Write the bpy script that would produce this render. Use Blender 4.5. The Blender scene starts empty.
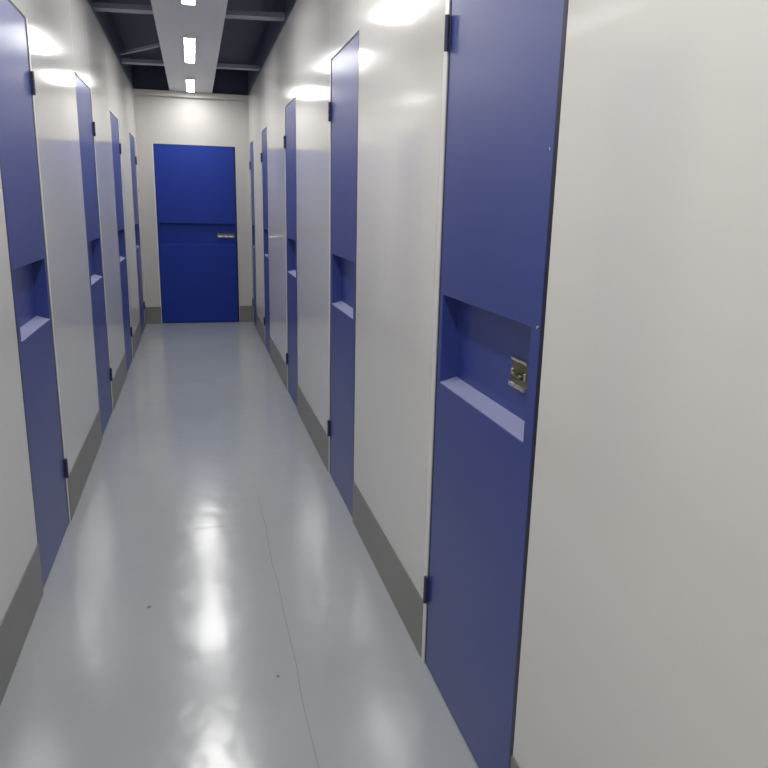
import bpy, bmesh, math, random
from mathutils import Vector, Matrix

random.seed(4)
S = bpy.context.scene
COL = S.collection

# ------------------------------------------------------------------ sizes (metres; origin on the floor under the lens)
CAM_H = 1.445
XL, XR = -0.608, 0.6755          # faces of the two corridor walls
YF, YB = 9.26, -2.6              # far wall, wall behind the camera
HC = 2.69                        # top of the wall panels / underside of the white lighting tray
WT = 0.10                        # wall thickness
DH = 2.13                        # head height of the side door openings
SKH = 0.206                        # skirting height

# ------------------------------------------------------------------ materials
def new_mat(name):
    m = bpy.data.materials.new(name); m.use_nodes = True
    nt = m.node_tree
    return m, nt, nt.nodes['Principled BSDF']

def paint(name, col, rough, spec=0.5, noise_scale=3.0, var=0.06, rough_var=0.05, bump=0.0, bump_scale=40.0,
          stretch=(1, 1, 1), metallic=0.0, coat=0.0, coat_rough=0.1):
    m, nt, b = new_mat(name)
    tc = nt.nodes.new('ShaderNodeTexCoord')
    mp = nt.nodes.new('ShaderNodeMapping'); mp.inputs['Scale'].default_value = stretch
    nt.links.new(tc.outputs['Object'], mp.inputs['Vector'])
    nz = nt.nodes.new('ShaderNodeTexNoise'); nz.inputs['Scale'].default_value = noise_scale; nz.inputs['Detail'].default_value = 4
    nt.links.new(mp.outputs['Vector'], nz.inputs['Vector'])
    ra = nt.nodes.new('ShaderNodeMix'); ra.data_type = 'RGBA'
    ra.inputs[6].default_value = tuple(c*(1-var) for c in col) + (1,)
    ra.inputs[7].default_value = tuple(min(1, c*(1+var)) for c in col) + (1,)
    nt.links.new(nz.outputs['Fac'], ra.inputs[0])
    nt.links.new(ra.outputs[2], b.inputs['Base Color'])
    mr = nt.nodes.new('ShaderNodeMapRange')
    mr.inputs['To Min'].default_value = max(0.02, rough-rough_var); mr.inputs['To Max'].default_value = rough+rough_var
    nt.links.new(nz.outputs['Fac'], mr.inputs['Value'])
    nt.links.new(mr.outputs['Result'], b.inputs['Roughness'])
    b.inputs['Specular IOR Level'].default_value = spec
    b.inputs['Metallic'].default_value = metallic
    b.inputs['Coat Weight'].default_value = coat
    b.inputs['Coat Roughness'].default_value = coat_rough
    if bump:
        n2 = nt.nodes.new('ShaderNodeTexNoise'); n2.inputs['Scale'].default_value = bump_scale; n2.inputs['Detail'].default_value = 3
        nt.links.new(mp.outputs['Vector'], n2.inputs['Vector'])
        bu = nt.nodes.new('ShaderNodeBump'); bu.inputs['Strength'].default_value = 1.0; bu.inputs['Distance'].default_value = bump
        nt.links.new(n2.outputs['Fac'], bu.inputs['Height'])
        nt.links.new(bu.outputs['Normal'], b.inputs['Normal'])
    return m

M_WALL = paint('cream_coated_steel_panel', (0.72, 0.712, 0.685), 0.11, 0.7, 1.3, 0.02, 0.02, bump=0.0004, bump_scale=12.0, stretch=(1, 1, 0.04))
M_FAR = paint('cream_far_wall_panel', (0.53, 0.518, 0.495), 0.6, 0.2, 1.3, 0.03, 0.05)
M_TRIM = paint('white_steel_trim', (0.72, 0.715, 0.70), 0.3, 0.5, 2.0, 0.02)
M_DOOR = paint('blue_powder_coat', (0.015, 0.037, 0.240), 0.43, 1.0, 2.2, 0.05, 0.03, bump=0.0004, bump_scale=7.0, coat=0.18, coat_rough=0.18)
M_DOOR_FAR = paint('royal_blue_powder_coat', (0.008, 0.034, 0.290), 0.42, 0.3, 2.2, 0.05, 0.03)
M_LEDGE_LIT = paint('lamplit_pale_blue_ledge', (0.26, 0.28, 0.46), 0.45, 0.5, 9.0, 0.06)  # door sill in a paler blue: overhead lamp light painted into the colour
M_EDGE = paint('dark_navy_edging', (0.008, 0.010, 0.045), 0.4, 0.4, 4.0, 0.1)
M_HINGE = paint('dark_blue_grey_hinge', (0.045, 0.05, 0.10), 0.35, 0.5, 20.0, 0.1)
M_SKIRT = paint('grey_skirting', (0.215, 0.211, 0.198), 0.4, 0.4, 3.0, 0.05)
M_DARK = paint('dark_slate_ceiling', (0.070, 0.080, 0.125), 0.6, 0.3, 4.0, 0.12)
M_BEAM = paint('grey_steel_beam', (0.29, 0.30, 0.355), 0.5, 0.4, 4.0, 0.08)
M_TRAY = paint('white_ceiling_tray', (0.56, 0.56, 0.57), 0.4, 0.4, 2.0, 0.03)
M_HOUSING = paint('white_lamp_housing', (0.8, 0.8, 0.8), 0.35, 0.5, 5.0, 0.02)
M_BRASS = paint('tarnished_brass_plate', (0.20, 0.185, 0.105), 0.34, 0.5, 60.0, 0.15, metallic=0.75)
M_STEEL = paint('bright_zinc_steel', (0.66, 0.64, 0.58), 0.28, 0.5, 60.0, 0.08, metallic=0.85)

def lamp_mat():
    m, nt, b = new_mat('lit_lamp_diffuser')
    b.inputs['Base Color'].default_value = (0.9, 0.9, 0.9, 1)
    b.inputs['Emission Color'].default_value = (1.0, 0.98, 0.955, 1)
    b.inputs['Emission Strength'].default_value = 36.0
    return m
M_LAMP = lamp_mat()

def floor_mat():
    m, nt, b = new_mat('blue_grey_epoxy_floor')
    N, L = nt.nodes, nt.links
    tc = N.new('ShaderNodeTexCoord')
    nz = N.new('ShaderNodeTexNoise'); nz.inputs['Scale'].default_value = 1.6; nz.inputs['Detail'].default_value = 5
    L.new(tc.outputs['Object'], nz.inputs['Vector'])
    mx = N.new('ShaderNodeMix'); mx.data_type = 'RGBA'
    mx.inputs[6].default_value = (0.362, 0.388, 0.404, 1); mx.inputs[7].default_value = (0.400, 0.426, 0.442, 1)
    L.new(nz.outputs['Fac'], mx.inputs[0])
    # hairline crack running along the corridor: x = 0.266 + wobble, fading in and out
    sp = N.new('ShaderNodeSeparateXYZ'); L.new(tc.outputs['Object'], sp.inputs[0])
    def math_(op, a, c=None, clamp=False):
        n = N.new('ShaderNodeMath'); n.operation = op; n.use_clamp = clamp
        for i, v in enumerate((a, c)):
            if v is None: continue
            if isinstance(v, (int, float)): n.inputs[i].default_value = v
            else: L.new(v, n.inputs[i])
        return n.outputs[0]
    n3 = N.new('ShaderNodeTexNoise'); n3.inputs['Scale'].default_value = 3.0; n3.inputs['Detail'].default_value = 4
    cx = N.new('ShaderNodeCombineXYZ'); L.new(sp.outputs['Y'], cx.inputs['Y']); L.new(cx.outputs[0], n3.inputs['Vector'])
    wob = math_('MULTIPLY', math_('SUBTRACT', n3.outputs['Fac'], 0.5), 0.025)
    dx = math_('ABSOLUTE', math_('SUBTRACT', math_('SUBTRACT', sp.outputs['X'], 0.264), wob))
    line = math_('SUBTRACT', 1.0, math_('DIVIDE', dx, 0.0028), True)
    along = N.new('ShaderNodeMapRange'); along.inputs['From Min'].default_value = 3.7; along.inputs['From Max'].default_value = 3.2
    L.new(sp.outputs['Y'], along.inputs['Value'])
    crack = math_('MULTIPLY', math_('MULTIPLY', line, along.outputs['Result'], True), 0.33)
    # scuff across the floor and two specks of dirt
    def spot(x, y, rx, ry):
        a = math_('DIVIDE', math_('SUBTRACT', sp.outputs['X'], x), rx); c = math_('DIVIDE', math_('SUBTRACT', sp.outputs['Y'], y), ry)
        d = math_('ADD', math_('MULTIPLY', a, a), math_('MULTIPLY', c, c))
        return math_('SUBTRACT', 1.0, d, True)
    s1 = math_('MULTIPLY', spot(0.015, 3.185, 0.085, 0.022), 0.45)
    s2 = math_('MULTIPLY', spot(-0.214, 2.535, 0.009, 0.014), 0.7)
    s3 = math_('MULTIPLY', spot(0.202, 2.025, 0.007, 0.010), 0.6)
    marks = math_('MAXIMUM', math_('MAXIMUM', s1, s2), math_('MAXIMUM', s3, crack))
    m2 = N.new('ShaderNodeMix'); m2.data_type = 'RGBA'
    m2.inputs[7].default_value = (0.06, 0.065, 0.07, 1)
    L.new(marks, m2.inputs[0]); L.new(mx.outputs[2], m2.inputs[6])
    L.new(m2.outputs[2], b.inputs['Base Color'])
    rr = N.new('ShaderNodeMapRange'); rr.inputs['To Min'].default_value = 0.16; rr.inputs['To Max'].default_value = 0.23
    L.new(nz.outputs['Fac'], rr.inputs['Value'])
    L.new(rr.outputs['Result'], b.inputs['Roughness'])
    b.inputs['Specular IOR Level'].default_value = 0.7
    bn = N.new('ShaderNodeTexNoise'); bn.inputs['Scale'].default_value = 7.0; bn.inputs['Detail'].default_value = 2
    L.new(tc.outputs['Object'], bn.inputs['Vector'])
    bu = N.new('ShaderNodeBump'); bu.inputs['Distance'].default_value = 0.002; bu.inputs['Strength'].default_value = 1.0
    L.new(bn.outputs['Fac'], bu.inputs['Height']); L.new(bu.outputs['Normal'], b.inputs['Normal'])
    return m
M_FLOOR = floor_mat()

# ------------------------------------------------------------------ mesh helpers
def add_box(bm, lo, hi):
    """axis-aligned box; corners given in any order"""
    x0, x1 = sorted((lo[0], hi[0])); y0, y1 = sorted((lo[1], hi[1])); z0, z1 = sorted((lo[2], hi[2]))
    v = [bm.verts.new(p) for p in ((x0,y0,z0),(x1,y0,z0),(x1,y1,z0),(x0,y1,z0),(x0,y0,z1),(x1,y0,z1),(x1,y1,z1),(x0,y1,z1))]
    for f in ((0,3,2,1),(4,5,6,7),(0,1,5,4),(1,2,6,5),(2,3,7,6),(3,0,4,7)):
        bm.faces.new([v[i] for i in f])

def add_cyl(bm, a, c, r, n=16):
    a, c = Vector(a), Vector(c); d = (c-a).normalized()
    q = d.to_track_quat('Z', 'Y')
    rings = []
    for p in (a, c):
        rings.append([bm.verts.new(p + q @ Vector((r*math.cos(2*math.pi*i/n), r*math.sin(2*math.pi*i/n), 0))) for i in range(n)])
    for i in range(n):
        j = (i+1) % n
        bm.faces.new((rings[0][i], rings[0][j], rings[1][j], rings[1][i]))
    bm.faces.new(list(reversed(rings[0]))); bm.faces.new(rings[1])

def build(name, bm, mat, parent=None, loc=(0,0,0), bevel=0.0, segs=2, smooth=False):
    bmesh.ops.recalc_face_normals(bm, faces=bm.faces[:])
    me = bpy.data.meshes.new(name); bm.to_mesh(me); bm.free()
    me.materials.append(mat)
    if smooth:
        for p in me.polygons: p.use_smooth = True
    o = bpy.data.objects.new(name, me); COL.objects.link(o)
    if parent: o.parent = parent
    else: o.location = loc
    if bevel:
        mod = o.modifiers.new('soft_edges', 'BEVEL'); mod.width = bevel; mod.segments = segs; mod.limit_method = 'ANGLE'
        mod.angle_limit = math.radians(30)
    return o

def struct(name, bm, mat, label=None, cat=None, bevel=0.0, group=None):
    o = build(name, bm, mat, bevel=bevel)
    o['kind'] = 'structure'
    if label: o['label'] = label
    if cat: o['category'] = cat
    if group: o['group'] = group
    return o

def thing(name, loc, label, cat, group):
    o = bpy.data.objects.new(name, None); COL.objects.link(o)
    o.location = loc; o.empty_display_size = 0.1
    o['kind'] = 'thing'; o['label'] = label; o['category'] = cat
    if group: o['group'] = group
    return o

# ------------------------------------------------------------------ where the doors are: (near edge, far edge) along the corridor
RIGHT = [(1.342, 1.982), (3.135, 3.742), (5.060, 5.625), (7.060, 7.560), (8.640, 9.110)]
LEFT = [(2.735, 3.350), (4.620, 5.260), (6.430, 7.060), (8.270, 8.930)]
FD = (-0.4175, 0.4925)           # far door, left and right edges
FDH = 2.10
GAP = 0.009                      # gap round the leaf; wider on the latch edge
GN = 0.017

# ------------------------------------------------------------------ the setting
bm = bmesh.new(); add_box(bm, (XL-WT, YB-WT, -0.1), (XR+WT, YF+WT, 0))
struct('floor', bm, M_FLOOR, 'glossy blue-grey painted floor running down the corridor', 'floor')

def side_wall(name, x0, x1, doors, label):
    bm = bmesh.new(); j = 0.0012
    y = YB
    for (a, c) in doors:
        add_box(bm, (x0, y+j, 0), (x1, a-GN-j, HC))
        add_box(bm, (x0, a-GN+j, DH+GAP), (x1, c+GAP-j, HC))
        y = c+GAP
    add_box(bm, (x0, y+j, 0), (x1, YF, HC))
    return struct(name, bm, M_WALL, label, 'wall', bevel=0.001)
side_wall('wall_right', XR, XR+WT, RIGHT, 'glossy cream panel wall on the right with five blue doors')
side_wall('wall_left', XL, XL-WT, LEFT, 'glossy cream panel wall on the left with four blue doors')

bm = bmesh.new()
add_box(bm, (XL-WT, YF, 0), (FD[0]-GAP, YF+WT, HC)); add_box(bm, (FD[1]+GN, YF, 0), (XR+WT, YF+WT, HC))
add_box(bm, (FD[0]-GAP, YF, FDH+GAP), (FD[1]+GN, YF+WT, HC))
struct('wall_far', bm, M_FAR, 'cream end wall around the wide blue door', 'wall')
bm = bmesh.new(); add_box(bm, (XL-WT, YB-WT, 0), (XR+WT, YB, HC))
struct('wall_back', bm, M_FAR, 'plain cream wall closing the corridor behind the camera', 'wall')

# open roof void over the corridor: dark deck with dark upstands standing on the wall tops
bm = bmesh.new()
ZD = 2.98
add_box(bm, (XL-WT, YB-WT, ZD), (XR+WT, YF+WT, ZD+0.05))
add_box(bm, (XL-WT, YB-WT, HC), (XL-0.004, YF+WT, ZD)); add_box(bm, (XR+0.004, YB-WT, HC), (XR+WT, YF+WT, ZD))
add_box(bm, (XL-0.004, YF+0.004, HC), (XR+0.004, YF+WT, ZD)); add_box(bm, (XL-0.004, YB-WT, HC), (XR+0.004, YB-0.004, ZD))
struct('ceiling', bm, M_DARK, 'dark slate open ceiling either side of the white lighting strip', 'ceiling')

# white tray carrying the lamps: shallow channel with turned-up edges
TX0, TX1 = -0.213, 0.261
bm = bmesh.new()
add_box(bm, (TX0, YB+0.01, HC), (TX1, YF-0.002, HC+0.012))
add_box(bm, (TX0, YB+0.01, HC+0.012), (TX0+0.012, YF-0.002, HC+0.04)); add_box(bm, (TX1-0.012, YB+0.01, HC+0.012), (TX1, YF-0.002, HC+0.04))
struct('ceiling_strip_panel', bm, M_TRAY, 'long pale ceiling strip carrying the row of lamps', 'ceiling panel', bevel=0.002)

# cross beams and a diagonal brace above the tray
def beam(yl, yr, label):
    """flat channel; yl / yr are where its far edge meets the left and right walls"""
    bm = bmesh.new(); w = 0.11
    z0, z1 = HC+0.042, HC+0.075
    xa, xb = XL-0.003, XR+0.003
    def bar(o0, o1, za, zb):
        vs = [bm.verts.new(p) for z in (za, zb) for p in ((xa, yl-o0, z), (xb, yr-o0, z), (xb, yr-o1, z), (xa, yl-o1, z))]
        for f in ((0,1,2,3),(7,6,5,4),(0,4,5,1),(1,5,6,2),(2,6,7,3),(3,7,4,0)): bm.faces.new([vs[k] for k in f])
    bar(0, w, z0, z0+0.006); bar(0, 0.006, z0+0.006, z1); bar(w-0.006, w, z0+0.006, z1)
    struct('ceiling_beam', bm, M_BEAM, label, 'beam', group='grey beams across the dark ceiling')
beam(7.92, 7.80, 'grey beam crossing the dark ceiling nearer the far blue door')
beam(5.88, 5.72, 'grey beam crossing the dark ceiling at the top of the picture')
for y in (3.6, 1.6, -0.4):
    beam(y, y-0.1, 'grey beam crossing the dark ceiling beyond the top of the picture')
bm = bmesh.new()
a, c = Vector((-0.585, 7.50, HC+0.062)), Vector((-0.19, 6.93, HC+0.062)); d = (c-a).normalized(); s = d.cross(Vector((0,0,1)))*0.014
vs = []
for p in (a, c):
    for (k, z) in ((-1, -.012), (1, -.012), (1, .012), (-1, .012)):
        vs.append(bm.verts.new(p + s*k + Vector((0, 0, z))))
for f in ((0,1,2,3),(7,6,5,4),(0,4,5,1),(1,5,6,2),(2,6,7,3),(3,7,4,0)): bm.faces.new([vs[i] for i in f])
struct('ceiling_brace_beam', bm, M_BEAM, 'thin diagonal grey brace in the dark ceiling on the left', 'brace')

# skirting between the doors
def skirt(name, x, sgn, doors, label):
    bm = bmesh.new(); y = YB
    t = 0.004
    for (a, c) in doors:
        add_box(bm, (x, y, 0), (x+sgn*t, a-GN-0.002, SKH)); y = c+GAP+0.028
    add_box(bm, (x, y, 0), (x+sgn*t, YF, SKH))
    struct(name, bm, M_SKIRT, label, 'skirting', bevel=0.001)
skirt('baseboard_right', XR, -1, RIGHT, 'grey skirting along the foot of the right wall')
skirt('baseboard_left', XL, 1, LEFT, 'grey skirting along the foot of the left wall')
bm = bmesh.new()
add_box(bm, (XL+0.004, YF-0.004, 0), (FD[0]-0.014, YF, SKH)); add_box(bm, (FD[1]+0.022, YF-0.004, 0), (XR-0.004, YF, SKH))
struct('baseboard_far', bm, M_SKIRT, 'grey skirting either side of the far blue door', 'skirting', bevel=0.001)

bm = bmesh.new()  # angle at the far wall top, added to shield the wall from the last lamp
add_box(bm, (XL+0.001, YF-0.05, HC-0.062), (XR-0.001, YF-0.046, HC-0.001)); add_box(bm, (XL+0.001, YF-0.046, HC-0.005), (XR-0.001, YF, HC-0.001))
struct('trim_12', bm, M_FAR, 'cream steel angle added along the top of the far wall, shielding it from the lamp', 'trim')

# ------------------------------------------------------------------ doors
class Place:
    """local door frame: u = from the hinge edge across the leaf, n = out into the corridor, z = up"""
    def __init__(self, side, a, c):
        self.side = side
        if side == 'R': self.o = (XR, c, 0)
        elif side == 'L': self.o = (XL, c, 0)
        else: self.o = (a, YF, 0)
        self.w = c-a
    def __call__(self, u, n, z):
        if self.side == 'R': return Vector((-n, -u, z))
        if self.side == 'L': return Vector((n, -u, z))
        return Vector((u, -n, z))

def pbox(bm, P, lo, hi):
    add_box(bm, P(*lo), P(*hi))

def frame_trim(idx, P, h, far_w, label):
    bm = bmesh.new(); x, y, z = P.o
    t = 0.0025
    def bx(lo, hi):
        p, q = P(*lo)+Vector(P.o), P(*hi)+Vector(P.o); add_box(bm, p, q)
    bx((-GAP-far_w, 0, 0), (-GAP, t, h+GAP))
    struct('trim_%d' % idx, bm, M_TRIM, label, 'trim', bevel=0.0008)

RZ0, RZ1 = 0.953, 1.208          # recess across the middle of each door
RD = 0.052                       # its depth
F0 = -0.0012                      # leaf face sits just inside the wall face

def leaf(P, h, root, ru0, ru1, mat):
    w, th, zb = P.w, 0.075, 0.006
    bm = bmesh.new()
    V = lambda u, n, z: bm.verts.new(P(u, n, z))
    of = [V(0, F0, zb), V(w, F0, zb), V(w, F0, h), V(0, F0, h)]
    ob = [V(0, F0-th, zb), V(w, F0-th, zb), V(w, F0-th, h), V(0, F0-th, h)]
    rf = [V(ru0, F0, RZ0), V(ru1, F0, RZ0), V(ru1, F0, RZ1), V(ru0, F0, RZ1)]
    rb = [V(ru0, F0-RD, RZ0+0.012), V(ru1, F0-RD, RZ0+0.012), V(ru1, F0-RD, RZ1), V(ru0, F0-RD, RZ1)]
    for i in range(4):
        j = (i+1) % 4
        bm.faces.new((of[i], of[j], rf[j], rf[i])); bm.faces.new((rf[i], rf[j], rb[j], rb[i])); bm.faces.new((of[i], ob[i], ob[j], of[j]))
    bm.faces.new(rb); bm.faces.new(ob)
    return build('door_leaf', bm, mat, root, bevel=0.0016)

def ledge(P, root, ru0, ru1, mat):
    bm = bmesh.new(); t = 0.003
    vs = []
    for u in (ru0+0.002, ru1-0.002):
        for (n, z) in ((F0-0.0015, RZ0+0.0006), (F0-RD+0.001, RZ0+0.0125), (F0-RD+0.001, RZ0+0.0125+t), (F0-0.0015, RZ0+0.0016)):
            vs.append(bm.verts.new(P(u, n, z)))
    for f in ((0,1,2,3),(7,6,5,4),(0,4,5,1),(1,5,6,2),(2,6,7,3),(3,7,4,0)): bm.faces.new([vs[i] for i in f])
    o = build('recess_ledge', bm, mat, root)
    if mat is M_LEDGE_LIT: o['label'] = 'pale ledge at the foot of the recess, lamp light painted into its blue'

def edging(P, h, root):
    bm = bmesh.new()                     # thin dark rubber edging in the gap round the leaf
    for (u0, u1) in ((-0.0075, 0.0), (P.w, P.w+GN-0.0015)):
        pbox(bm, P, (u0, F0-0.05, 0.01), (u1, F0+0.0006, h))
    pbox(bm, P, (-0.0075, F0-0.05, h), (P.w+GN-0.0015, F0+0.0006, h+0.0045))
    o = build('edge_seal', bm, M_EDGE, root); o['label'] = 'dark navy edging round the door leaf'

def hinge(P, z0, z1, root):
    bm = bmesh.new()
    pbox(bm, P, (-0.015, 0.0028, z0+0.004), (-0.004, 0.0058, z1-0.004))       # leaf screwed to the frame
    pbox(bm, P, (0.0005, F0+0.0002, z0+0.004), (0.005, F0+0.004, z1-0.004))        # leaf on the door
    g = build('hinge', bm, M_HINGE, root, bevel=0.0008)
    n = 3; k = bmesh.new()
    for i in range(n):
        a = z0+(z1-z0)*i/n; c = z0+(z1-z0)*(i+1)/n-0.0015
        add_cyl(k, P(-0.003, 0.0085, a), P(-0.003, 0.0085, c), 0.0062)
    b = build('hinge_pin', k, M_HINGE, g, smooth=False)
    g['label'] = 'dark hinge on the far edge of the door'

def latch_square(P, root, uc, zc):
    """square tarnished plate with turned-out top and bottom lips and a sliding bolt, on the back of the recess"""
    n0 = F0-RD
    w, h = 0.086, 0.068
    bm = bmesh.new()
    pbox(bm, P, (uc-w/2, n0+0.0005, zc-h/2), (uc+w/2, n0+0.003, zc+h/2))
    o = build('latch', bm, M_BRASS, root, bevel=0.0006)
    o['label'] = 'tarnished square metal latch plate with bright lips'
    for (z, q, nm) in ((zc-h/2-0.001, 0.0075, 'lower_lip'), (zc+h/2-0.006, 0.005, 'upper_lip')):
        bm = bmesh.new(); pbox(bm, P, (uc-w/2, n0+0.003, z), (uc+w/2, n0+0.003+q, z+0.009 if q > 0.006 else z+0.006))
        build(nm, bm, M_STEEL, o, bevel=0.001)
    bm = bmesh.new()
    add_cyl(bm, P(uc-w*0.30, n0+0.009, zc-0.004), P(uc+w*0.30, n0+0.009, zc-0.004), 0.0045)
    pbox(bm, P, (uc-0.005, n0+0.007, zc-0.002), (uc+0.005, n0+0.015, zc+0.006))
    build('bolt', bm, M_BRASS, o)
    for s in (-1, 1):
        bm = bmesh.new(); pbox(bm, P, (uc+s*w*0.40-0.005, n0+0.003, zc-0.010), (uc+s*w*0.40+0.005, n0+0.008, zc+0.008))
        build('staple', bm, M_STEEL, o, bevel=0.002)

def latch_long(P, root, u0, u1, zc):
    n0 = F0
    bm = bmesh.new(); pbox(bm, P, (u0, n0-RD+0.0005, zc-0.026), (u1, n0-RD+0.004, zc+0.026))
    o = build('latch', bm, M_BRASS, root, bevel=0.001); o['label'] = 'long pale metal latch by the door edge'
    bm = bmesh.new(); add_cyl(bm, P(u0+0.012, n0-RD+0.013, zc-0.008), P(u1-0.006, n0-RD+0.013, zc-0.008), 0.010)
    pbox(bm, P, (u0+0.06, n0-RD+0.010, zc-0.012), (u0+0.078, n0-RD+0.034, zc-0.002))
    build('bolt', bm, M_STEEL, o)
    for k in (0.025, (u1-u0)*0.5, (u1-u0)-0.022):
        bm = bmesh.new(); pbox(bm, P, (u0+k-0.009, n0-RD+0.004, zc-0.023), (u0+k+0.009, n0-RD+0.026, zc+0.007))
        build('staple', bm, M_STEEL, o, bevel=0.003)

def make_door(side, a, c, h, label, group, idx, latch=None):
    P = Place(side, a, c)
    root = thing('storage_unit_door', P.o, label, 'door', group)
    if side == 'F': ru0, ru1 = 0.016, P.w-0.010
    else: ru0, ru1 = 0.024, P.w-0.045
    leaf(P, h, root, ru0, ru1, M_DOOR_FAR if side == 'F' else M_DOOR)
    ledge(P, root, ru0, ru1, M_DOOR_FAR if side == 'F' else M_LEDGE_LIT); edging(P, h, root)
    if side != 'F':
        hinge(P, 0.224, 0.316, root); hinge(P, 1.852, 1.942, root)
        frame_trim(idx, P, h, 0.032 if idx == 1 else 0.022, 'narrow white steel strip on the hinge edge of ' + TR[idx-1])
    else:
        frame_trim(idx, P, h, 0.012, 'narrow white steel strip on the left edge of the wide far door')
    if latch == 'square':
        latch_square(P, root, c-1.530, 1.072)
        for z in (1.212, 1.562):
            bm = bmesh.new(); add_cyl(bm, P(P.w-0.012, F0-0.001, z), P(P.w-0.012, F0+0.0025, z), 0.0032, 12)
            o = build('rivet', bm, M_STEEL, root); o['label'] = 'small bright rivet near the door edge'
    if latch == 'long':
        latch_long(P, root, 0.270-a, 0.478-a, 1.064)
    return root

TR = ['the large blue door in front of the camera', 'the second blue door of the right wall', 'the third blue door of the right wall',
      'the fourth blue door of the right wall', 'the last blue door of the right wall', 'the first blue door of the left wall',
      'the second blue door of the left wall', 'the third blue door of the left wall', 'the last blue door of the left wall']
GR = 'blue storage doors along the right wall'; GL = 'blue storage doors along the left wall'
RL = ['large blue door closest on the right wall, square metal latch in its recess',
      'second blue door along the right wall, whole from its slanted top to the floor',
      'slim blue door third along the right wall, beyond the wide cream panel',
      'very narrow blue door fourth along the right wall, dark recess showing',
      'greyish sliver of a door last on the right wall, touching the far corner']
LL = ['blue door closest on the left wall, cut off by the picture edge',
      'second blue door along the left wall, between two glossy cream panels',
      'narrow blue door third along the left wall with a dark recess',
      'thin purplish sliver of a door last on the left wall by the far corner']
n = 0
for i, (a, c) in enumerate(RIGHT):
    n += 1; make_door('R', a, c, DH, RL[i], GR, n, 'square' if i == 0 else None)
for i, (a, c) in enumerate(LEFT):
    n += 1; make_door('L', a, c, DH, LL[i], GL, n)
make_door('F', FD[0], FD[1], FDH, 'wide royal blue door closing the far end of the corridor, long pale latch', None, n+1, 'long')

# ------------------------------------------------------------------ lamps
def capsule_profile(w, h, n=10):
    """half-round cross-section hanging from z=0"""
    pts = []
    for i in range(n+1):
        t = math.pi*i/n
        pts.append((-w/2*math.cos(t), -h*(math.sin(t)**0.6)))
    return pts

def make_lamp(y0, y1, label):
    xc = 0.020
    root = thing('ceiling_lamp', (xc, (y0+y1)/2, HC), label, 'lamp', 'slim lamps along the ceiling strip')
    L = (y1-y0)/2
    bm = bmesh.new(); add_box(bm, (-0.047, -L, -0.013), (0.047, L, -0.0005))
    build('lamp_housing', bm, M_HOUSING, root, bevel=0.002)
    bm = bmesh.new(); pr = capsule_profile(0.076, 0.004)
    rings = [[bm.verts.new((x, y, z-0.0132)) for (x, z) in pr] for y in (-L+0.012, L-0.012)]
    for i in range(len(pr)-1):
        bm.faces.new((rings[0][i], rings[0][i+1], rings[1][i+1], rings[1][i]))
    for r in rings: bm.faces.new(r)
    bm.faces.new((rings[0][0], rings[1][0], rings[1][-1], rings[0][-1]))
    build('lamp_diffuser', bm, M_LAMP, root)['label'] = 'glowing white diffuser'
    for s in (-1, 1):
        bm = bmesh.new()
        pr2 = capsule_profile(0.080, 0.005)
        r2 = [[bm.verts.new((x, y, z-0.0131)) for (x, z) in pr2] for y in (s*(L-0.0115), s*L)]
        for i in range(len(pr2)-1): bm.faces.new((r2[0][i], r2[0][i+1], r2[1][i+1], r2[1][i]))
        for r in r2: bm.faces.new(r)
        bm.faces.new((r2[0][0], r2[1][0], r2[1][-1], r2[0][-1]))
        build('end_cap', bm, M_HOUSING, root)
make_lamp(8.22, 9.08, 'glowing slim ceiling lamp closest to the far wall')
make_lamp(6.23, 7.27, 'glowing slim ceiling lamp in the middle of the visible pale strip')
make_lamp(4.21, 5.23, 'glowing ceiling lamp of which only the end shows at the picture top')
for k, y in enumerate((2.23, 0.23, -1.77)):
    make_lamp(y, y+1.04, ('ceiling lamp just beyond the top edge of the picture', 'ceiling lamp overhead of the camera', 'ceiling lamp behind the camera')[k])

# ------------------------------------------------------------------ world, camera, colour
w = bpy.data.worlds.new('dark_outside'); S.world = w; w.use_nodes = True
w.node_tree.nodes['Background'].inputs['Color'].default_value = (0.0, 0.0, 0.0, 1)

yaw, pit, rol, fpx = 0.2546, 0.2382, -0.0219, 727.1
fwd = Vector((math.sin(yaw)*math.cos(pit), math.cos(yaw)*math.cos(pit), -math.sin(pit)))
rgt = Vector((math.cos(yaw), -math.sin(yaw), 0)); dwn = fwd.cross(rgt)
r2 = rgt*math.cos(rol) + dwn*math.sin(rol); d2 = -rgt*math.sin(rol) + dwn*math.cos(rol)
cam = bpy.data.cameras.new('camera'); co = bpy.data.objects.new('camera', cam); COL.objects.link(co)
cam.sensor_fit = 'HORIZONTAL'; cam.sensor_width = 36.0; cam.lens = fpx*36.0/768.0; cam.clip_start = 0.02
R = Matrix((r2, -d2, -fwd)).transposed().to_4x4()
co.matrix_world = Matrix.Translation((0, 0, CAM_H)) @ R
S.camera = co

S.view_settings.view_transform = 'Standard'
S.view_settings.look = 'None'
S.view_settings.gamma = 1.0
S.view_settings.use_curve_mapping = False
S.view_settings.exposure = 0.75
S.cycles.max_bounces = 16
S.cycles.diffuse_bounces = 8
S.cycles.glossy_bounces = 8
S.cycles.use_denoising = True
